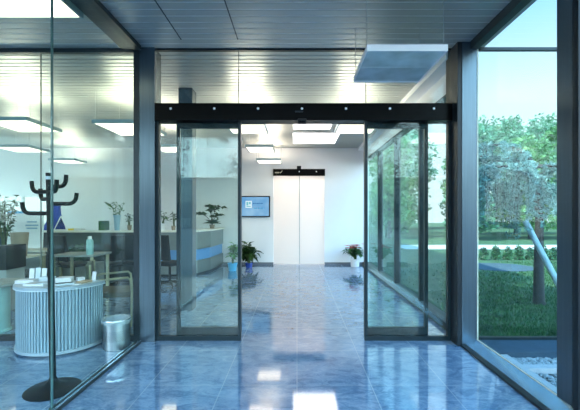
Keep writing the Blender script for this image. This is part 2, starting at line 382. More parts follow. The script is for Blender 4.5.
# transom panes above the header
for a, b in ((x0, -.675), (-.667, .787), (.795, x1)):
    MB().box(a, b, FY-.005, FY+.005, zt, H-.001).build('transom_pane', 'glass_leaf', fl)
for x in (-.671, .791): MB().box(x-.0038, x+.0038, FY-.006, FY+.006, zt, H-.001).build('joint', 'thinjoint', fl)
MB().box(x0, x1, FY-.015, FY+.035, H-.012, H+.03).build('head_channel', 'darkframe', fl)
LY = FY+.1
def leaf(xa, xb):
    t = MB(); w = .04
    t.box(xa, xa+w, LY-.02, LY+.02, .015, zb-.003); t.box(xb-w, xb, LY-.02, LY+.02, .015, zb-.003)
    t.box(xa+w, xb-w, LY-.02, LY+.02, .015, .12); t.box(xa+w, xb-w, LY-.02, LY+.02, zb-.06, zb-.003)
    o = t.build('door_leaf', 'leafframe', d1)
    MB().box(xa+w, xb-w, LY-.005, LY+.005, .12, zb-.06).build('pane', 'glass_leaf', o)
leaf(PX(177, LY), PX(241.5, LY)); leaf(PX(364, LY), PX(427.5, LY))

# ---- side glass of the left bay in the door plane
w5 = struct('window_5')
xs = [-6.0, PX(41, FY), PX(133.5, FY-.055)-.002]
MB().box(-6.0, xs[1]-.004, FY-.006, FY+.006, .06, 3.30).build('pane', 'glass_side', w5)
MB().box(xs[1]+.004, xs[2], FY-.006, FY+.006, .06, 3.30).build('pane', 'glass_side', w5)
MB().box(xs[1]-.0037, xs[1]+.0037, FY-.007, FY+.007, .06, 3.30).build('joint', 'thinjoint', w5)
MB().box(-6.0, xs[2], FY-.03, FY+.03, 0, .06).build('base_rail', 'darkframe', w5)
MB().box(-6.0, xs[2], FY-.018, FY+.035, 3.30, 3.36).build('head_rail', 'beam', w5)
# ---- free glass screen outside on the right
w6 = struct('window_6')
MB().box(2.1, 7.0, FY-.006, FY+.006, .04, 3.325).build('pane', 'glass', w6)
MB().box(2.1, 7.0, FY-.02, FY+.02, 3.325, 3.36).build('head_rail', 'leafframe', w6)
MB().box(2.1, 7.0, FY-.025, FY+.025, -.03, .04).build('base_rail', 'leafframe', w6)
# ---- lobby glass facade to the garden
w7 = struct('window_7')
ys = [FY+.15, 5.7, 7.15, 8.6, BY]
for a, b in zip(ys, ys[1:]):
    MB().box(RX-.006, RX+.006, a+.03, b-.03, .08, 2.97).build('pane', 'glass_side', w7)
for y in ys[1:-1]: MB().box(1.93, 2.05, y-.029, y+.029, 0, 2.978).build('post', 'darkframe', w7)
MB().box(1.87, 2.06, FY+.15, BY, 0.0, .08).build('base_profile', 'leafframe', w7)
MB().box(1.90, 2.06, FY+.15, BY, 2.955, 2.979).build('head_channel', 'darkframe', w7)
o = MB().tube([(1.88, 7.62, .95), (1.88, 7.62, 1.25)], .012).build('handle', 'chrome', w7)
# inner column of the lobby
S(MB().box(-1.78, -1.57, 5.4, 5.61, 0, H-.001, .004).build('column.002', 'steel'))

# ---- frosted sliding door in the back wall
d2 = struct('door_2')
MB().box(dl-.01, dr+.01, BY-.09, BY-.002, PZ(176, BY), PZ(169.3, BY), .004).build('header', 'header', d2)
xm = PX(299.5, BY)
for a, b in ((dl+.005, xm-.012), (xm+.012, dr-.005)):
    MB().box(a, b, BY+.03, BY+.045, .02, PZ(176, BY)+.03).build('door_leaf', 'frosted', d2)
MB().box(xm-.0115, xm+.0115, BY+.028, BY+.05, .02, PZ(176, BY)+.03).build('meeting_stile', 'wire', d2)
o = MB().obox((PX(299, BY), BY-.115, PZ(168, BY)), (.12, .05, .09), (.2, 0, 0), .015).build('motion_sensor', 'black', d2)
for px in (299.2, 316.3):
    MB().obox((PX(px, BY), BY-.093, PZ(172, BY)), (.028, .008, .028), (0, 0, 0), .004).build('spotlight', 'white', d2)
t = MB()
for k in range(6): t.obox((PX(275.4, BY)+k*.022, BY-.093, PZ(173, BY)), (.013, .004, .028 if k % 2 else .036))
t.tube([(PX(280.2, BY), BY-.093, PZ(173.4, BY)), (PX(281, BY), BY-.093, PZ(172.8, BY)), (PX(282.4, BY), BY-.093, PZ(171.2, BY))], .007, 6)
t.build('emblem', 'lampside', d2)

# ------------------------------------------------------------------ luminaires
def luminaire(xa, xb, ya, yb, z, label, lit=True, group='square ceiling luminaires of the office', up=False):
    cx, cy = (xa+xb)/2, (ya+yb)/2; w, d = (xb-xa)/2, (yb-ya)/2
    o = thing('ceiling_lamp', label, 'lamp', (cx, cy, z), 0, group)
    t = MB(); r = .02 if lit else .007
    t.box(-w, w, -d, -d+r, 0, .055); t.box(-w, w, d-r, d, 0, .055); t.box(-w, -w+r, -d+r, d-r, 0, .055); t.box(w-r, w, -d+r, d-r, 0, .055)
    t.build('rim', 'lamprim' if lit else 'white', o)
    MB().box(-w+r, w-r, -d+r, d-r, .046, .054).build('top_plate', 'lampside', o)
    if up: MB().box(-w+.05+max(0, w-.35)*1.8, w-.05-max(0, w-.35)*1.8, -d+.05, d-.05, .0545, .06).build('uplight', 'lamp_up', o)
    if lit: MB().box(-w+r, w-r, -d+r, d-r, .008, .014).build('diffuser', 'lamp', o)
    else:
        t = MB(); t.box(-w+r, w-r, -d+r, d-r, .012, .02)
        t.box(-w+r, w-r, -.003, .003, .009, .0119)
        t.build('louvre', 'louvre', o)
    for sx in (-1, 1):
        for sy in (-1, 1):
            MB().tube([(sx*(w-.01), sy*d*.82, .05), (sx*(w-.01), sy*d*.82, H-z)], .0035, 5).build('suspension_wire', 'wire', o)
    return o
Yv = 3.0
luminaire(PX(367, Yv), PX(448, Yv), Yv, Yv+.72, PZ(51, Yv), 'unlit square mirror-louvred lamp hanging in the entrance bay before the sliding door', False, None)
hz = 2.83
def row(y_near, y_far): return (hz-EYE)*F/(VY-y_near), (hz-EYE)*F/(VY-y_far)
Ya, Yb = row(124.5, 134)
lamps = [
 (PX(-22, 5.3), PX(27, 5.3), 5.3, 6.1, hz, 'large lit square lamp at far left, nearest the camera in the office'),
 (PX(91.5, 5.46), PX(145, 5.46), 5.46, 6.37, hz, 'large lit square lamp hanging just left of the steel column'),
 (PX(224.5, Ya), PX(265, Ya), Ya, Yb, hz, 'lit square lamp hanging above the left leaf of the sliding door'),
 (PX(338.5, Ya), PX(380, Ya), Ya, Yb, hz, 'lit square lamp hanging above the right leaf of the sliding door'),
]
Yc = 1.38*F/(VY-147); Yd = Yc+.68
lamps += [
 (PX(-8, Yc), PX(28, Yc), Yc, Yd, hz, 'lit square lamp in the second row, at the far left edge'),
 (PX(152, Yc), PX(181, Yc), Yc, Yd, hz, 'lit square lamp in the second row, seen through the left side light'),
 (PX(245, Yc), PX(273, Yc), Yc, Yd, hz, 'lit square lamp in the second row, over the wall screen'),
]
Ye = 1.38*F/(VY-160.3); Yf = Ye+.6
lamps += [
 (PX(48, Ye), PX(74, Ye), Ye, Yf, hz, 'small far lit lamp against the back wall, above the coat stand'),
 (PX(256, Ye), PX(281, Ye), Ye, Yf, hz, 'small far lit lamp against the back wall, left of the black door header'),
]
for L in lamps: luminaire(*L, up=True)
luminaire(-3.6, PX(83.5, 3.32), 2.55, 3.32, PZ(19, 3.32), 'lit lamp over the coat stand in the left bay, cut by the top edge', True)
for (a, b, yn, yf, lb) in ((293, 340, 8.35, 9.6, 'bright flush ceiling panel before the back wall, the larger in view'), (293, 336, 6.75, 7.97, 'bright flush ceiling panel half hidden behind the black header')):
    o = thing('ceiling_panel', lb, 'lamp', ((PX(a, yn)+PX(b, yn))/2, (yn+yf)/2, H-.012))
    w = (PX(b, yn)-PX(a, yn))/2; d = (yf-yn)/2
    MB().box(-w, w, -d, d, 0, .008).build('diffuser', 'lamp_flush', o)
    t = MB(); t.box(-w-.02, w+.02, -d-.02, -d, -.002, .011); t.box(-w-.02, w+.02, d, d+.02, -.002, .011); t.box(-w-.02, -w, -d, d, -.002, .011); t.box(w, w+.02, -d, d, -.002, .011)
    t.build('rim', 'white', o)

# ------------------------------------------------------------------ coat stand
cs = thing('coat_stand', 'black metal coat stand with curved hooks and round base behind the left glass', 'coat stand', (-2.02, 2.98, 0))
MB().lathe([(0, 0), (.203, 0), (.205, .006), (.19, .014), (.12, .028), (.06, .045), (.035, .075), (.026, .10), (0, .10)], n=40).build('base', 'blackmetal', cs, True)
tilt = -.032
def along(z): return Vector((tilt*(z/1.79), 0, z))
MB().tube([along(.09), along(1.72), along(1.765)], .024, 16).build('pole', 'blackmetal', cs, True)
MB().tube([along(1.735), along(1.762)], .0252, 16).build('band', 'paper_b', cs, True)
MB().tube([along(1.765), along(1.79)], .025, 16).build('cap', 'blackmetal', cs, True)
for az, z, r in ((180, 1.455, .225), (8, 1.535, .205), (143, 1.575, .2), (162, 1.635, .2), (-22, 1.675, .2), (-42, 1.63, .2)):
    a = math.radians(az); c = along(z); pts = []
    for k in range(13):
        u = k/12
        if u < .5: rr = .015 + (r-.075)*u/.5; zz = .0
        else:
            th = (u-.5)/.5*PI/2; rr = r-.06 + .06*math.sin(th)*1.0; zz = .062*(1-math.cos(th))
        pts.append(c + Vector((math.cos(a)*rr, math.sin(a)*rr, zz)))
    pts.append(pts[-1] + Vector((math.cos(a)*.004, math.sin(a)*.004, .03)))
    MB().tube(pts, .0165, 10).build('hook', 'blackmetal', cs, True)

# ------------------------------------------------------------------ ribbed half-round counter
cx, cy, cr = PX(61, 4.0), 4.06, .43
kc = thing('ribbed_counter', 'pale blue half-round ribbed counter strewn with leaflets behind the coat stand', 'counter', (cx, cy, 0))
nr = 44; prof = []
for i in range(nr):
    for q, dr_ in ((0.05, -.010), (.20, .007), (.74, .007), (.90, -.010)):
        a = -PI + PI*(i+q)/nr; prof.append(((cr+dr_)*math.cos(a), (cr+dr_)*math.sin(a)))
MB().prism(prof, .05, .667).build('ribbed_front', 'rib', kc)
def half(r, ex=0): return [(r*math.cos(-PI+PI*i/40), r*math.sin(-PI+PI*i/40)) for i in range(41)]
MB().prism(half(cr+.02), .02, .05).build('plinth', 'top', kc)
MB().prism(half(cr-.03), 0, .02).build('toe_kick', 'paper_edge', kc)
MB().prism(half(cr+.028), .676, .705).build('counter_top', 'top', kc)
MB().prism(half(cr+.030), .668, .6758).build('edge_trim', 'paper_b', kc)
def leaflet(x, y, z, w, l, h, rz, mat, label, rx=0., ry=0.):
    o = MB().obox((0, 0, h/2), (w, l, h), (0, 0, 0), min(.003, h*.2)).build('leaflet_stack' if h > .012 else 'leaflet', mat)
    o.location = (x, y, z); o.rotation_euler = (rx, ry, rz)
    return tag(o, label, 'leaflets')
zt0 = .706
lf = [(-.30, -.16, .18, .12, .035, .15, 'paper', 'white leaflet pile at the left end of the ribbed counter'),
      (-.09, -.29, .22, .14, .022, -.05, 'paper', 'wide white leaflet pile at the front middle of the ribbed counter'),
      (.07, -.10, .15, .12, .05, .3, 'paper', 'tallest white leaflet pile on the ribbed counter, behind the coat stand pole'),
      (.17, -.27, .10, .16, .015, -.8, 'paper_b', 'blue-grey leaflets lying aslant right of the coat stand pole'),
      (.31, -.15, .09, .13, .02, -.4, 'paper_t', 'tan brochure pile near the right end of the ribbed counter'),
      (-.10, -.13, .14, .07, .06, .1, 'paper_b', 'blue-grey leaflet pile at the back of the ribbed counter'),
      (.21, -.05, .07, .06, .04, .9, 'paper', 'small white leaflet pile at the back right of the ribbed counter')]
for x, y, w, l, h, rz, mt, lb in lf: leaflet(cx+x, cy+y, zt0, w, l, h, rz, mt, lb)
leaflet(cx+.30, cy-.265, zt0, .07, .05, .008, .2, 'paper', 'single white leaflet at the front right edge of the ribbed counter')
leaflet(cx+.17, cy-.27, zt0+.0155, .05, .15, .006, -1.0, 'paper_edge', 'dark folded leaflet lying on the blue-grey leaflets')
leaflet(cx-.05, cy-.29, zt0+.0225, .10, .14, .006, .5, 'paper_b', 'blue-grey leaflet lying on the wide front pile')
# clear stand with leaflets
o = thing('card_stand', 'small upright card stand at the right end of the ribbed counter', 'card stand', (cx+.375, cy-.07, zt0), -.3)
MB().obox((0, 0, .004), (.06, .05, .008), (0, 0, 0), .002).build('foot', 'paper_b', o); MB().obox((0, .0, .055), (.055, .006, .10), (-.15, 0, 0), .001).build('card', 'paper', o)
# glass dispenser of leaflets, left back
o = thing('leaflet_rack', 'clear rack of upright leaflets at the back left of the ribbed counter', 'leaflet rack', (cx-.24, cy-.03, zt0), .1)
t = MB(); t.box(-.13, .13, -.02, .02, 0, .008); t.box(-.13, .13, .016, .02, .008, .12)
for i in range(5): t.box(-.13+i*.065-.002, -.13+i*.065+.002, -.02, .016, .008, .09)
t.build('holder', 'glass', o)
for i in range(4): MB().obox((-.0975+i*.065, 0, .075), (.05, .012, .12+.015*(i % 2)), (-.1, 0, 0), .001).build('leaflet', ['paper', 'paper_b', 'paper', 'paper_b'][i], o)

# ------------------------------------------------------------------ steel bin
bx, by = PX(117.5, 3.95), 3.93
bn = thing('waste_bin', 'round stainless steel waste bin with a white liner beside the ribbed counter', 'bin', (bx, by, 0))
MB().lathe([(0, 0), (.132, 0), (.136, .004), (.136, .30), (.128, .30), (.126, .02), (0, .02)], n=40).build('body', 'stainless', bn, True)
t = MB()
for rrow in range(9):
    for k in range(46):
        a = 2*PI*(k+.5*(rrow % 2))/46
        p = Vector((.1365*math.cos(a), .1365*math.sin(a), .10+.012*rrow))
        t.obox(p, (.0012, .006, .005), (0, 0, a))
hs = t.build('perforation', 'holes', bn); hs['kind'] = 'stuff'
t = MB(); pr = [(.138, .268), (.142, .27), (.146, .30), (.143, .312), (.122, .312), (.118, .2), (.10, .1), (0, .08)]
t.lathe(pr, n=48)
for vtx in t.bm.verts:
    a = math.atan2(vtx.co.y, vtx.co.x); k = 1+.02*math.sin(9*a)+.015*math.sin(23*a+1)
    if vtx.co.z < .28 and vtx.co.xy.length > .13: vtx.co.z += .012*math.sin(5*a)+.006*math.sin(13*a); k = max(k, 1)
    vtx.co.x *= k; vtx.co.y *= k
t.build('liner', 'liner', bn, True)
MB().lathe([(.140, .305), (.147, .305), (.147, .318), (.140, .318), (.140, .305)], n=40).build('rim_ring', 'chrome', bn, True)

# ------------------------------------------------------------------ plants
def pot(parent, r, h, mat, taper=.78):
    p = MB().lathe([(0, 0), (r*taper, 0), (r*taper*1.02, .01), (r, h*.9), (r*1.06, h*.9), (r*1.06, h), (r*.93, h), (r*.9, h*.86)], n=24).build('pot', mat, parent, True)
    MB().lathe([(r*.92, h*.87), (0, h*.88)], n=20).build('soil', 'soil', parent)
    return p
def leafy(parent, z0, hgt, rad, n, L, w, mat, seed, nst=7, droop=.3):
    rr = random.Random(seed); st = MB(); lv = MB()
    for s_ in range(nst):
        a = rr.uniform(0, 2*PI); lean = rr.uniform(.15, 1)*rad*.8; hh = z0 + hgt*rr.uniform(.6, 1)
        p0 = Vector((rr.uniform(-.03, .03), rr.uniform(-.03, .03), z0)); p1 = Vector((math.cos(a)*lean*.4, math.sin(a)*lean*.4, (z0+hh)/2+.05)); p2 = Vector((math.cos(a)*lean, math.sin(a)*lean, hh-.1*droop))
        pts = [p0.lerp(p1, u).lerp(p1.lerp(p2, u), u) for u in [i/8 for i in range(9)]]
        st.tube(pts, [.008*(1-.6*i/8) for i in range(9)], 6)
        for k in range(max(2, n//nst)):
            u = rr.uniform(.3, 1); i = min(7, int(u*8)); p = pts[i].lerp(pts[i+1], u*8-i)
            b = rr.uniform(0, 2*PI); d = Vector((math.cos(b), math.sin(b), rr.uniform(-droop*1.5, .7)))
            lv.leaf(p, d, L*rr.uniform(.7, 1.15), w*rr.uniform(.8, 1.1), .2, (rr.uniform(-.4, .4), rr.uniform(-.4, .4), 1))
    st.build('stems', 'stem', parent); lv.build('leaves', mat, parent)
py_ = 9.78
pa = thing('potted_plant', 'bushy dark green plant in a cobalt blue pot before the back wall', 'plant', (PX(249, py_), py_, 0))
pot(pa, .105, .13, 'potblue'); leafy(pa, .11,   .60, .33, 170, .26, .12, 'leaf_dark', 3, 14, .6)
pb_ = thing('potted_plant', 'light green plant in a light blue pot beside the reception counter', 'plant', (PX(232.5, 9.2), 9.2, 0))
pot(pb_, .12, .2, 'potlight'); leafy(pb_, .18, .55, .18, 60, .2, .10, 'leaf_light', 8, 6, .3)
pc = thing('potted_flower', 'red flowering plant in a white pot right of the frosted door', 'plant', (PX(355, 9.95), 9.95, 0))
pot(pc, .125, .21, 'potwhite', .9); leafy(pc, .19, .42, .36, 120, .17, .095, 'leaf_mid', 15, 14, .7)
t = MB(); rr = random.Random(4)
for k in range(16):
    c = Vector((rr.uniform(-.24, .30), rr.uniform(-.25, .1), 0)); c.z = .56 + .1*c.x + rr.uniform(-.05, .05)
    for j in range(7):
        a = 2*PI*j/7+rr.random(); t.leaf(c, (math.cos(a), math.sin(a), .25), .10, .06, .15, (0, 0, 1))
t.build('red_bracts', 'petal', pc)

# ------------------------------------------------------------------ screen
tvY = BY-.05
tv = thing('wall_screen', 'flat wall screen showing a light blue page left of the frosted door', 'screen', ((PX(239.5, tvY)+PX(270, tvY))/2, BY-.06, PZ(206.5, tvY)))
w, h = (PX(270, tvY)-PX(239.5, tvY))/2, (PZ(196, tvY)-PZ(217, tvY))/2
t = MB(); t.box(-w, w, -.01, .055, -h, h, .006); t.build('casing', 'black', tv)
MB().box(-w+.03, w-.03, -.014, -.0105, -h+.03, h-.03).build('display', 'screen', tv)
wem, cem, dem = emit('screen_white', (.75, .93, 1), .32), emit('screen_cyan', (.2, .6, .7), .3), emit('screen_navy', (.04, .18, .40), .3)
M['s_w'] = wem; M['s_c'] = cem; M['s_d'] = dem
MB().box(-.26, -.08, -.0165, -.0145, -.04, .16).build('logo_square', 's_w', tv)
t = MB(); t.box(-.235, -.18, -.0185, -.0168, .03, .13); t.box(-.165, -.11, -.0185, -.0168, .06, .13); t.box(-.235, -.11, -.0185, -.0168, -.01, .015); t.build('logo_mark', 's_c', tv)
t = MB(); x = -.05
for wd in (.05, .03, .06, .04, .05): t.box(x, x+wd, -.0165, -.0145, .075, .10); x += wd+.012
t.build('headline', 's_d', tv)
t = MB(); x = -.03
for wd in (.07, .05, .08, .04): t.box(x, x+wd, -.0165, -.0145, -.06, -.035); x += wd+.012
t.build('subline', 'potlight', tv)

# ------------------------------------------------------------------ reception counter
rc = thing('reception_counter', 'long grey L-shaped reception counter with a cream top and a painted blue reflection low down', 'counter')
path_o = [(-6.6, 8.25), (-2.75, 8.25), (-2.32, 8.45), (-2.14, 9.0), (-2.06, 10.15)]
def offset_poly(p, d):
    out = []
    for i, (x, y) in enumerate(p):
        a = Vector(p[max(i-1, 0)]); b = Vector(p[min(i+1, len(p)-1)]); t_ = (b-a).normalized(); nrm = Vector((-t_.y, t_.x)); q = Vector((x, y))+nrm*d; out.append((q.x, q.y))
    return out
def wallpoly(d0, d1): return offset_poly(path_o, d0) + offset_poly(path_o, d1)[::-1]
MB().prism(wallpoly(-.03, .36), 1.03, 1.07).build('counter_top', 'countertop', rc)
MB().box(-6.6, -3.45, 8.262, 8.268, .06, 1.02).build('shade_sheet', 'countershade', rc)  # dark sheet for the shadow on the run behind the chairs
MB().prism(wallpoly(.02, .06), .62, 1.029).build('upper_panel', 'counterfront', rc)
MB().prism(wallpoly(.05, .09), .36, .619).build('reflection_band', 'reflectionblue', rc)  # blue reflection in the glass, put in as a coloured band
MB().prism(wallpoly(.02, .06), .06, .359).build('lower_panel', 'counterfront', rc)
MB().prism(wallpoly(.08, .30), 0, .059).build('plinth', 'black', rc)
MB().prism(wallpoly(.12, .75), .70, .735).build('desk_top', 'desktop', rc)
# plant on the counter end
pl = thing('arching_plant', 'dark leafed plant with an arching stem on the end of the reception counter', 'plant', (-2.25, 9.55, 1.07))
pot(pl, .07, .10, 'pottan')
t = MB(); lv = MB(); rr = random.Random(21)
for k, (ax, hz_, ln) in enumerate(((PI, .42, .62), (.6, .6, .25), (PI*.8, .62, .3), (1.9, .5, .2), (-.4, .35, .3))):
    p0 = Vector((0, 0, .09)); p1 = Vector((math.cos(ax)*ln*.25, math.sin(ax)*ln*.25, hz_*1.15)); p2 = Vector((math.cos(ax)*ln, math.sin(ax)*ln, hz_*.95))
    pts = [p0.lerp(p1, u/8).lerp(p1.lerp(p2, u/8), u/8) for u in range(9)]
    t.tube(pts, .007, 6)
    for q in range(12):
        i = rr.randint(4, 8); b = rr.uniform(0, 2*PI); lv.leaf(pts[i], (math.cos(b), math.sin(b), rr.uniform(-.4, .4)), .19, .085, .2, (rr.uniform(-.5, .5), -.7, .7))
for q in range(22):
    b = rr.uniform(0, 2*PI); lv.leaf((0, 0, .12), (math.cos(b), math.sin(b), rr.uniform(.1, .8)), .26, .09, .2, (0, -.5, 1))
t.build('stems', 'bark', pl); lv.build('leaves', 'leaf_dark', pl)
# things on the counter
Yk = 8.42
def counter_plant(px, name, lb, ph, mat, potm, seed, r=.07, hp=.16, n=26, L=.2):
    o = thing(name, lb, 'plant', (PX(px, Yk), Yk, 1.07)); pot(o, r, hp, potm); leafy(o, hp*.9, ph, .16, n, L, .05, mat, seed, 6, .2); return o
counter_plant(163, 'desk_plant', 'small green plant in a white pot on the counter behind the left side light', .3, 'leaf_mid', 'potwhite', 31)
counter_plant(173.5, 'desk_plant', 'slim upright dark plant in a tan pot on the counter behind the left side light', .36, 'leaf_dark', 'pottan', 32, .05, .1)
counter_plant(129.5, 'desk_plant', 'dark green plant in a tan pot on the counter next to the blue vase', .30, 'leaf_dark', 'pottan', 33, .05, .12, 26, .11)
vs = thing('tall_vase', 'tall pale blue vase holding thin stems on the reception counter', 'vase', (PX(117.5, 8.35), 8.33, 1.07))
MB().lathe([(0, 0), (.05, 0), (.055, .02), (.075, .30), (.085, .36), (.075, .36), (.05, .04), (0, .03)], n=24).build('vessel', 'vaseblue', vs, True)
t = MB(); lv = MB(); rr = random.Random(5)
for k in range(9):
    a = rr.uniform(0, 2*PI); e_ = Vector((math.cos(a)*.16, math.sin(a)*.1, .36+rr.uniform(.12, .3))); t.tube([(0, 0, .1), e_*.6+Vector((0, 0, .1)), e_], .004, 5)
    for q in range(4): lv.leaf(e_*(1-.1*q), (rr.uniform(-1, 1), rr.uniform(-1, 1), .3), .09, .03)
pe = Vector((-.26, 0, .66)); t.tube([(0, 0, .3), (-.1, 0, .52), pe], .006, 5); lv.leaf((-.08, 0, .5), (-1, 0, .8), .3, .07)
t.build('stems', 'stem', vs); lv.build('leaves', 'leaf_mid', vs)
tr_ = thing('planter_trough', 'long dark trough of green plants on the floor in front of the reception counter', 'planter', (PX(80, 7.8), 7.74, 0))
MB().box(-.5, .5, -.12, .12, 0, .42, .01).build('trough', 'deskgrey', tr_)
leafy(tr_, .40, .42, .26, 190, .17, .075, 'leaf_office', 51, 20, .4)
bdr = MB().obox((0, 0, .11), (.14, .22, .22), (0, 0, 0), .006).build('binder', 'leaf_mid'); bdr.location = (PX(103.5, Yk), Yk+.02, 1.0705); tag(bdr, 'dark green binder standing on the counter left of the tall blue vase', 'binder')
# blue display bag with white wire easel
bg = thing('shopping_bag', 'cobalt blue cloth bag standing on the counter behind the coat stand', 'bag', (PX(54.5, Yk), Yk+.02, 1.071))
t = MB()
for (z, wx, wy, ox) in ((0, .25, .08, -.02), (.12, .22, .09, -.01), (.25, .16, .07, .0), (.40, .10, .055, .03), (.55, .08, .05, .04), (.60, .085, .05, .045)):
    t.bm.verts.ensure_lookup_table()
    ring = [t.bm.verts.new((ox+wx*math.copysign(abs(math.cos(a))**.6, math.cos(a)), wy*math.copysign(abs(math.sin(a))**.6, math.sin(a)), z)) for a in [2*PI*i/20 for i in range(20)]]
    if z == 0: t.bm.faces.new(ring[::-1])
    else:
        for i in range(20): t.bm.faces.new((prev[i], prev[(i+1) % 20], ring[(i+1) % 20], ring[i]))
    prev = ring
t.bm.faces.new(prev); t.build('body', 'bagblue', bg, True)
MB().tube([(.01, -.03, .59), (.02, -.03, .66), (.08, -.03, .66), (.09, -.03, .59)], .008, 6).build('handle', 'bagblue', bg)
es = thing('wire_easel', 'white wire easel with dark mesh standing right of the blue bag', 'easel', (PX(61, 8.33), 8.30, 1.071))
t = MB()
for a, b in (((-.14, 0, .012), (.0, .03, .33)), ((.17, 0, .012), (.0, .03, .33)), ((-.14, 0, .012), (.17, 0, .012)), ((-.14, 0, .012), (-.16, -.05, .012)), ((.17, 0, .012), (.17, -.05, .012))): t.tube([a, b], .012, 6)
t.build('frame', 'white', es)
MB().prism([(-.1, .02), (.13, .02), (.01, .028)], .02, .03).build('tray', 'darkblue', es)
t = MB()
for k in range(5): t.tube([(-.10+.05*k, .006, .03), (0.0+.006*k, .028, .28-.03*abs(k-2))], .004, 5)
t.build('mesh', 'black', es)
for px, mt, lb, wd in ((37, 'paper_edge', 'dark box lying on the counter left of the coat stand pole', .24), (72, 'yellow', 'yellow and white cards lying on the counter right of the wire easel', .14), (79, 'paper', 'white paper tray on the counter, further right of the yellow cards', .16)):
    o = MB().obox((0, 0, .035 if mt == 'paper_edge' else .02), (wd, .18, .07 if mt == 'paper_edge' else .04), (0, 0, 0), .004).build('box' if mt == 'paper_edge' else 'paper_tray', mt); o.location = (PX(px, Yk), Yk+.02, 1.0705); tag(o, lb, 'box' if mt == 'paper_edge' else 'papers')

# ------------------------------------------------------------------ desks, chairs, board in the waiting area
def desk(x, y, w, d, lb, h=.74, rz=0, top='desktop', panel=True):
    o = thing('desk', lb, 'desk', (x, y, 0), rz)
    MB().box(-w/2, w/2, -d/2, d/2, h-.03, h, .004).build('desk_top', top, o)
    for sx in (-1, 1):
        for sy in (-1, 1): MB().box(sx*(w/2-.05)-.02, sx*(w/2-.05)+.02, sy*(d/2-.05)-.02, sy*(d/2-.05)+.02, 0, h-.031).build('leg', 'olive', o)
    if panel: MB().box(-w/2+.08, w/2-.08, -d/2+.04, -d/2+.055, .36, h-.035).build('modesty_panel', 'deskgrey', o)
    return o
desk(PX(-2, 6.1), 6.1, 1.15, .7, 'grey fronted desk at the far left under the leafy tree')
desk(PX(78, 6.2), 6.3, .75, .6, 'small olive framed desk behind the ribbed counter', .76, 0, 'deskgrey', False)
desk(PX(30, 7.4), 7.35, 1.1, .6, 'beige topped desk carrying the white poster board', .73)
pbn = thing('poster_board', 'white poster board with a blue top edge leaning on the desk', 'board', (PX(26, 7.3), 7.28, .742))
MB().obox((0, 0, .385), (.74, .015, .74), (-.06, 0, 0), .002).build('panel', 'white', pbn); MB().obox((0, .01, .742), (.74, .03, .045), (-.06, 0, 0), .002).build('top_edge', 'potlight', pbn)
t = MB()
for k, (z, wd) in enumerate(((.55, .2), (.48, .26), (.42, .22))): t.obox((.15, -.022+.0, z), (wd, .004, .03), (-.06, 0, 0))
t.build('printed_lines', 'vaseblue', pbn); MB().tube([(0, .04, .6), (0, .2, .0)], .01, 6).build('strut', 'black', pbn)
def arm_chair(x, y, rz, lb):
    o = thing('armchair', lb, 'chair', (x, y, 0), rz)
    for s_ in (-1, 1):
        pts = [(s_*.27, -.24, 0), (s_*.27, -.25, .45), (s_*.27, -.235, .60), (s_*.27, -.20, .635), (s_*.27, .12, .62), (s_*.27, .22, .60)]
        MB().tube(pts, .014, 8).build('arm_frame', 'olive', o, True)
        MB().tube([(s_*.26, .22, .82), (s_*.27, .22, .45), (s_*.27, .27, 0)], .014, 8).build('back_leg', 'olive', o, True)
    MB().obox((0, -.02, .42), (.5, .48, .07), (.05, 0, 0), .025).build('seat', 'fabric', o, True)
    MB().obox((0, .235, .64), (.5, .05, .36), (-.1, 0, 0), .02).build('backrest', 'fabric', o, True)
    return o
arm_chair(PX(110, 4.75), 4.78, 2.0, 'olive tube armchair behind the glass right of the ribbed counter')
def office_chair(x, y, rz, lb, mt):
    o = thing('office_chair', lb, 'chair', (x, y, 0), rz)
    t = MB()
    for k in range(5):
        a = 2*PI*k/5; t.tube([(0, 0, .10), (math.cos(a)*.28, math.sin(a)*.28, .07)], [.025, .015], 8)
    t.build('base', 'black', o)
    for k in range(5):
        a = 2*PI*k/5; b = MB(); b.lathe([(0, -.012), (.03, -.012), (.03, .012), (0, .012)], n=14); q = b.build('castor', 'black', o); q.rotation_euler = (PI/2, 0, a); q.location = (math.cos(a)*.28, math.sin(a)*.28, .031)
    MB().tube([(0, 0, .1), (0, 0, .44)], .025, 10).build('gas_column', 'black', o)
    MB().obox((0, 0, .47), (.48, .46, .07), (0, 0, 0), .03).build('seat', mt, o, True)
    MB().obox((0, .24, .80), (.44, .06, .5), (-.12, 0, 0), .028).build('backrest', mt, o, True)
    MB().tube([(0, .15, .45), (0, .27, .5), (0, .27, .7)], .018, 8).build('back_bar', 'black', o)
    return o
office_chair(-6.4, 7.86, .2, 'navy office chair left of the white poster board', 'darkblue')
office_chair(PX(82, 7.3), 7.02, 2.6, 'black office chair behind the small olive framed desk', 'black')
office_chair(PX(116, 7.0), 7.15, -2.5, 'black office chair in front of the tall blue vase', 'black')
office_chair(PX(168, 7.1), 7.2, 2.7, 'black office chair seen through the left side light', 'black')
# tall pedestal table, far left
pt = thing('pedestal_table', 'round low table on a thick pale teal pedestal at the far left edge', 'table', (PX(-7, 4.42), 4.46, 0))
MB().lathe([(0, 0), (.16, 0), (.16, .02), (.145, .03), (.145, .57), (0, .57)], n=32).build('pedestal', 'teal', pt, True)
MB().lathe([(0, .571), (.27, .571), (.28, .58), (.28, .6), (.27, .61), (0, .61)], n=40).build('table_top', 'deskgrey', pt, True)
# computer tower with red light
tw = thing('computer_tower', 'black computer tower with a red light beside the far left desk', 'computer', (PX(20, 5.7), 5.5, 0))
MB().box(-.10, .10, -.2, .2, .62-.0, .98, .01).build('case', 'black', tw); MB().box(-.03, .0, -.206, -.2, .89, .92).build('power_light', 'red', tw)
MB().box(-.09, .09, -.18, .18, 0, .6195, .004).build('pedestal', 'deskgrey', tw)
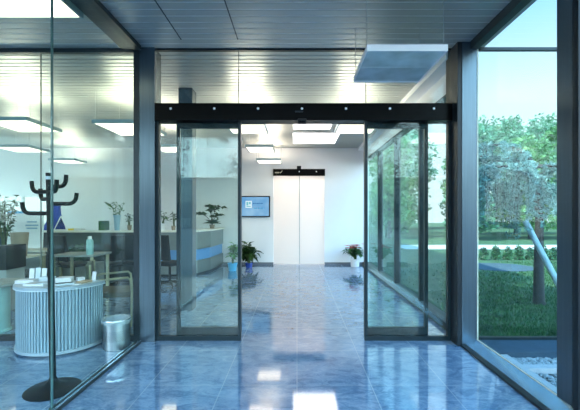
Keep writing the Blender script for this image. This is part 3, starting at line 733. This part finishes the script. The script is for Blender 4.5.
# brown bin / planter
br = MB().lathe([(0, 0), (.10, 0), (.13, .40), (.12, .40), (.095, .02), (0, .02)], n=28).build('planter', 'pottan', None, True)
br.location = (PX(22, 6.1), 6.05, .7405); tag(br, 'tan tapered planter on the far left desk', 'planter')
# leafy tree
lt = thing('office_tree', 'tall leafy indoor tree at the far left edge of the office', 'plant', (PX(4, 6.6), 6.62, 0)); pot(lt, .17, .34, 'potwhite')
MB().tube([(0, 0, .3), (.02, 0, .8), (-.02, .02, 1.3), (0, 0, 1.7)], [.02, .018, .014, .01], 8).build('trunk', 'bark', lt)
leafy(lt, .8, 1.25, .42, 230, .12, .06, 'leaf_office', 40, 12, .5)
# pale flask
fk = thing('flask', 'pale blue insulated flask standing on the small olive framed desk', 'flask', (PX(91.5, 6.2), 6.15, .761))
MB().lathe([(0, 0), (.05, 0), (.055, .01), (.055, .22), (.045, .255), (.03, .26), (0, .26)], n=24).build('body', 'teal', fk, True); MB().lathe([(0, .2605), (.032, .2605), (.032, .30), (.025, .31), (0, .31)], n=20).build('cap', 'white', fk, True)

# ------------------------------------------------------------------ garden
GZ = -.04
S(MB().box(2.0, 60, 4.2, 60, GZ-.2, GZ).build('lawn', 'lawn'))
S(MB().box(2.0, 60, -.9, 4.19, GZ-.2, GZ-.01).build('gravel_bed', 'gravelbed'))
S(MB().box(-60, 60, -60, -.91, GZ-.2, GZ+.03).build('plaza', 'plaza'))
S(MB().box(2.10, 2.17, -.9, 3.72, GZ-.01, .0).build('kerb', 'kerb'))
S(MB().box(2.171, 7, 3.38, 3.47, GZ-.01, .0).build('kerb.001', 'kerb'))
S(MB().box(2.06, 7, 3.73, 4.10, GZ-.0095, .015).build('sill_paving', 'darkstrip'))
gm = MB(); rr = random.Random(9)
for (xa, xb, ya, yb, n) in ((2.23, 3.6, 3.5, 3.73, 1100), (2.23, 3.4, 2.4, 3.36, 1700)):
    for k in range(n):
        r = rr.uniform(.010, .02); mt = Matrix.Translation((rr.uniform(xa, xb), rr.uniform(ya, yb), GZ-.004)) @ Matrix.Rotation(rr.uniform(0, 6), 4, 'Z') @ Matrix.Diagonal((r*1.3, r, r*.8, 1))
        bmesh.ops.create_icosphere(gm.bm, subdivisions=1, radius=1, matrix=mt)
tag(gm.build('gravel', 'gravel'), 'grey and white pebbles between the kerbs outside the right window', 'gravel', kind='stuff')
gr = MB(); 
for k in range(24000):
    y = 4.25 + (rr.random()**1.6)*12; x = y*rr.uniform(.40, .80) if k < 15000 else rr.uniform(2.2, 12); 
    if x < 2.2 or y > 11.1 or math.hypot(x-PX(539.5, 5.95), y-5.95) < .14 or math.hypot(x-PX(575, 5.2), y-5.2) < .13 or math.hypot(x-PX(500, 10), y-10.1) < 1.0: continue
    gr.blade((x, y, GZ), (rr.uniform(-.4, .4), rr.uniform(-.4, .4), 1), rr.uniform(.03, .06)*(1+y*.03), .012*(1+y*.06))
tag(gr.build('grass', 'grass'), 'short green lawn grass beyond the glass screen outside', 'grass', kind='stuff')
S(MB().box(4.6, 60, 15.2, 17.2, GZ, GZ+.012).build('road', 'road'))
pv = MB().lathe([(0, 0), (1, 0), (1, .01), (0, .01)], n=32).build('paving_patch', 'paving'); pv.scale = (.95, .8, 1); pv.location = (PX(500, 10), 10.1, GZ+.001); S(pv)
# hedge shrubs
def shrub(x, y, r, h, n, mat, lb, seed):
    q = random.Random(seed); o = thing('shrub', lb, 'shrub', (x, y, GZ), 0, 'low shrubs at the edge of the lawn'); lv = MB(); st = MB()
    for k in range(6):
        a = q.uniform(0, 2*PI); st.tube([(0, 0, 0), (math.cos(a)*r*.3, math.sin(a)*r*.3, h*.5), (math.cos(a)*r*.7, math.sin(a)*r*.7, h*.8)], .012, 5)
    for k in range(n):
        th, ph = q.uniform(0, 2*PI), math.acos(q.uniform(-.2, 1)); k_ = q.uniform(.55, 1)
        p = Vector((r*k_*math.sin(ph)*math.cos(th), r*k_*math.sin(ph)*math.sin(th), h*.12+h*.88*k_*max(0, math.cos(ph)))); lv.blade(p, (q.gauss(0, 1), q.gauss(0, 1), q.gauss(.3, 1)), .06, .045)
    st.build('stems', 'bark', o); lv.build('foliage', mat, o)
hx = [484, 496, 508, 519, 531, 543, 554, 566]
hw = ['left post', 'left post, one step in', 'drooping cedar twigs', 'paved patch', 'cedar trunk, left of it', 'cedar trunk, right of it', 'slanted prop', 'right post']
for i, px in enumerate(hx):
    y = 11.7; shrub(PX(px, y), y, .145, .42+.06*(i % 2), 620, 'hedge', 'low dark green shrub along the lawn edge, behind the ' + hw[i], 60+i)
# trees beyond the road
def tree(x, y, h, r, n, mat, lb, seed, trunk=.14, z0=.2, group='trees beyond the road', leafs=.24):
    q = random.Random(seed); o = thing('broadleaf_tree', lb, 'tree', (x, y, GZ), 0, group)
    MB().tube([(0, 0, 0), (.05, 0, h*.3), (-.05, .05, h*.6), (0, 0, h*.8)], [trunk, trunk*.8, trunk*.5, trunk*.2], 8).build('trunk', 'bark', o)
    blobs = [(q.uniform(-.62, .62)*r, q.uniform(-.62, .62)*r, h*(z0+q.uniform(.08, .9)*(1-z0)), r*q.uniform(.28, .5)) for k in range(38)]
    lv = MB()
    for k in range(n):
        bx_, by_, bz_, br_ = q.choice(blobs); v = Vector((q.gauss(0, 1), q.gauss(0, 1), q.gauss(0, 1))).normalized()*br_*q.uniform(.6, 1.05)
        lv.blade((bx_+v.x, by_+v.y, max(.1, bz_+v.z*.8)), (q.gauss(0, 1), q.gauss(0, 1), q.gauss(0, .7)), leafs, leafs*.6)
    lv.build('crown', mat, o)
tr = [(10.2, 21, 6.6, 'tree_b', 'blue green tree beyond the road, leftmost of the nearer row in the garden view'), (13.8, 21.3, 6.2, 'tree_a', 'green tree beyond the road, behind the cedar trunk'), (17.4, 21, 6.6, 'tree_a', 'green tree beyond the road, hidden by the right window post'),
      (12.1, 25.6, 8.6, 'tree_a', 'tall green tree of the farther row, just right of the right column'), (15.8, 26, 7.9, 'tree_b', 'blue green tree of the farther row, in the middle of the garden view'), (19.5, 25.6, 8.6, 'tree_a', 'tall green tree of the farther row, beside the right window post'),
      (7.0, 27, 7.0, 'tree_a', 'leafy tree seen through the lobby glass, nearest the frosted door wall'), (8.2, 31.5, 7.5, 'tree_b', 'leafy tree seen through the lobby glass, farthest of them'), (5.6, 22, 6.4, 'tree_a', 'leafy tree seen through the lobby glass, closest of them')]
for i, (x, y, h, mt, lb) in enumerate(tr): tree(x, y, h, 1.6, 5200, mt, lb, 80+i, z0=.04, leafs=.27)
for i, (x, y, h, lb) in enumerate(((11, 36, 12, 'distant tree rising over the garden trees, seen through the lobby glass'), (18, 37, 11.5, 'distant tree at the left of the garden view, behind both nearer rows'), (25, 37, 11.5, 'distant tree at the right of the garden view, behind both nearer rows'), (25.5, 45, 14, 'farthest tree showing between the two distant trees of the garden view'), (33, 45.5, 14, 'farthest tree showing beside the right window post'))): tree(x, y, h, 2.9, 5200, 'tree_b', lb, 130+i, z0=.02, leafs=.42)
# weeping cedar
cd = thing('weeping_cedar', 'blue weeping cedar with a dark trunk and hanging branches on the lawn', 'tree', (PX(539.5, 5.95), 5.95, GZ))
MB().tube([(0, 0, 0), (-.01, 0, .06), (.0, .02, .7), (.03, .05, 1.4), (-.02, .05, 1.95), (-.1, .0, 2.32)], [.105, .085, .07, .062, .05, .035], 12).build('trunk', 'bark', cd, True)
br_ = MB(); nd = MB(); q = random.Random(77)
arms = [((-.05, .05, 2.55), (-.6, -.1, 2.85), (-1.15, -.2, 2.55)), ((-.05, .05, 2.3), (-.5, .3, 2.55), (-.95, .45, 2.2)), ((0, .05, 2.5), (.4, -.1, 2.85), (.95, -.2, 2.55)), ((0, .05, 2.2), (.3, .4, 2.5), (.9, .6, 2.3)),
        ((-.1, 0, 2.7), (-.5, -.5, 2.8), (-.75, -.8, 2.45)), ((-.1, 0, 2.72), (-.3, .5, 3.1), (-1.1, .8, 3.0)), ((-.1, 0, 2.7), (.3, -.5, 2.7), (.6, -.7, 2.4)), ((-.1, 0, 2.75), (-.3, .1, 3.3), (-.9, .3, 3.15))]
def tuft(p, s=.055):
    for k in range(6): nd.blade(p, (q.gauss(0, 1), q.gauss(0, 1), q.gauss(0, 1)), s*q.uniform(.7, 1.2), .026)
for a, b, c in arms:
    a, b, c = (Vector((v_[0], v_[1], v_[2]*.84)) for v_ in (a, b, c))
    pts = [a.lerp(b, u/14).lerp(b.lerp(c, u/14), u/14) for u in range(15)]
    br_.tube(pts, [.035*(1-.7*i/14) for i in range(15)], 7)
    for k in range(15):
        u = q.uniform(.15, 1); i = min(13, int(u*14)); p = pts[i].lerp(pts[i+1], u*14-i)
        dx, dy = q.gauss(0, .16), q.gauss(0, .16); ln = q.uniform(.25, .95) if c.x < .5 else q.uniform(.2, .6)
        sp = [p + Vector((dx*math.sqrt(v/10), dy*math.sqrt(v/10), .05*math.sin(v/10*PI) - ln*(v/10)**1.5)) for v in range(11)]
        br_.tube(sp, [.007*(1-.6*v/10) for v in range(11)], 4)
        for v in range(11):
            for w_ in range(3): tuft(sp[v] + Vector((q.gauss(0, .022), q.gauss(0, .022), q.gauss(0, .02))))
br_.build('branches', 'bark', cd); nd.build('needles', 'cedar', cd)
# slanted prop
pa_, pb2 = Vector((PX(525, 5.7), 5.7, PZ(221, 5.7))), Vector((PX(575, 5.2), 5.2, GZ))
pr = thing('tree_prop', 'pale slanted pole propping the weeping cedar on the lawn', 'pole', pb2)
MB().tube([(0, 0, .02), pa_-pb2], .045, 14).build('shaft', 'pole', pr, True); MB().tube([(0, 0, 0), (0, 0, .025)], .07, 12).build('foot', 'kerb', pr)
# far car on the road
# ------------------------------------------------------------------ what stands behind the camera and shows in the glass
bd = struct('opposite_building', (0, -30, 0))
MB().box(-26, 20, -6, 0, 0, 5).build('facade_wall', 'facade', bd)
for fl_ in range(1):
    for k in range(12):
        x = -24 + k*3.7; MB().box(x, x+1.7, -.02, .04, 1+fl_*3.1, 2.7+fl_*3.1).build('window', 'facadeglass', bd)
MB().box(-26.5, 20.5, -6.5, .5, 5, 5.3).build('roof', 'rooftile', bd)
for i, (x, y, h) in enumerate(((-9, -15, 7), (-3.5, -17, 6), (5, -14, 7.5), (11, -17, 8), (17, -13, 8))):
    tree(x, y, h, 2.3, 1500, 'tree_b', 'tree on the forecourt mirrored in the entrance glass', 140+i, group='trees mirrored in the entrance glass', z0=.25)

# ------------------------------------------------------------------ light
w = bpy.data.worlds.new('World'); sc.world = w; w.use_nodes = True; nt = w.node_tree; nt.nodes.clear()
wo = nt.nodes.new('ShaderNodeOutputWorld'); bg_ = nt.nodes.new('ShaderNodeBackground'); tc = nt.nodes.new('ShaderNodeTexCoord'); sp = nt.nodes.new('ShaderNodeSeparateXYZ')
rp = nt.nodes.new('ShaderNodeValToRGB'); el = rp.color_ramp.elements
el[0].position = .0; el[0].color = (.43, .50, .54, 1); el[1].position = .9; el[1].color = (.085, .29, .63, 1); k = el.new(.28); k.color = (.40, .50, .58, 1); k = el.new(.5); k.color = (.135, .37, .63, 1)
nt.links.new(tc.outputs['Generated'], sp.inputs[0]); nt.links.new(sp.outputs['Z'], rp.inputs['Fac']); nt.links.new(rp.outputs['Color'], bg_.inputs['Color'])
# the sky is brighter on the sun's side (behind the camera)
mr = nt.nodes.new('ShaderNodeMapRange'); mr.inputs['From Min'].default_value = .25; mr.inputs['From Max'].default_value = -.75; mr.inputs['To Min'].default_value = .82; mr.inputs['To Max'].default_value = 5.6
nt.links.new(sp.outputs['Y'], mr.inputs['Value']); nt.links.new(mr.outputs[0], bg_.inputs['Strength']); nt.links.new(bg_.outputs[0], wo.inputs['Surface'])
def light(name, kind, loc, energy, col, rot=None, size=1, sy=None):
    d = bpy.data.lights.new(name, kind); d.energy = energy; d.color = col
    if kind == 'AREA':
        d.shape = 'RECTANGLE'; d.size = size; d.size_y = sy or size
    o = bpy.data.objects.new(name, d); COL.objects.link(o); o.location = loc
    if rot: o.rotation_euler = rot
    return o
sn = light('sun', 'SUN', (0, 0, 30), 4.0, (1, .95, .86)); sn.data.angle = .009
sn.rotation_euler = Vector((.50, .33, -.80)).to_track_quat('-Z', 'Y').to_euler()
light('door_backlight', 'AREA', (.06, 11.2, 2.85), 22, (1, .95, .9), (0, 0, 0), 1.4, 1.0)  # added light behind the frosted door, standing in for daylight there

# ------------------------------------------------------------------ camera and render settings
cam = bpy.data.cameras.new('camera'); co = bpy.data.objects.new('camera', cam); COL.objects.link(co)
co.location = (0, 0, EYE); co.rotation_euler = (PI/2, 0, 0)
cam.sensor_fit = 'HORIZONTAL'; cam.sensor_width = 36; cam.lens = F/580*36
cam.shift_x = -(VX-290)/580; cam.shift_y = (VY-205)/580; cam.clip_start = .05; cam.clip_end = 300
sc.camera = co
sc.view_settings.view_transform = 'Standard'; sc.view_settings.look = 'None'; sc.view_settings.gamma = 1; sc.view_settings.exposure = 1.6
sc.view_settings.use_curve_mapping = False
c = sc.cycles
c.max_bounces = 14; c.diffuse_bounces = 5; c.glossy_bounces = 6; c.transmission_bounces = 8; c.transparent_max_bounces = 40
c.sample_clamp_indirect = 6; c.use_denoising = True; c.caustics_reflective = False; c.caustics_refractive = False
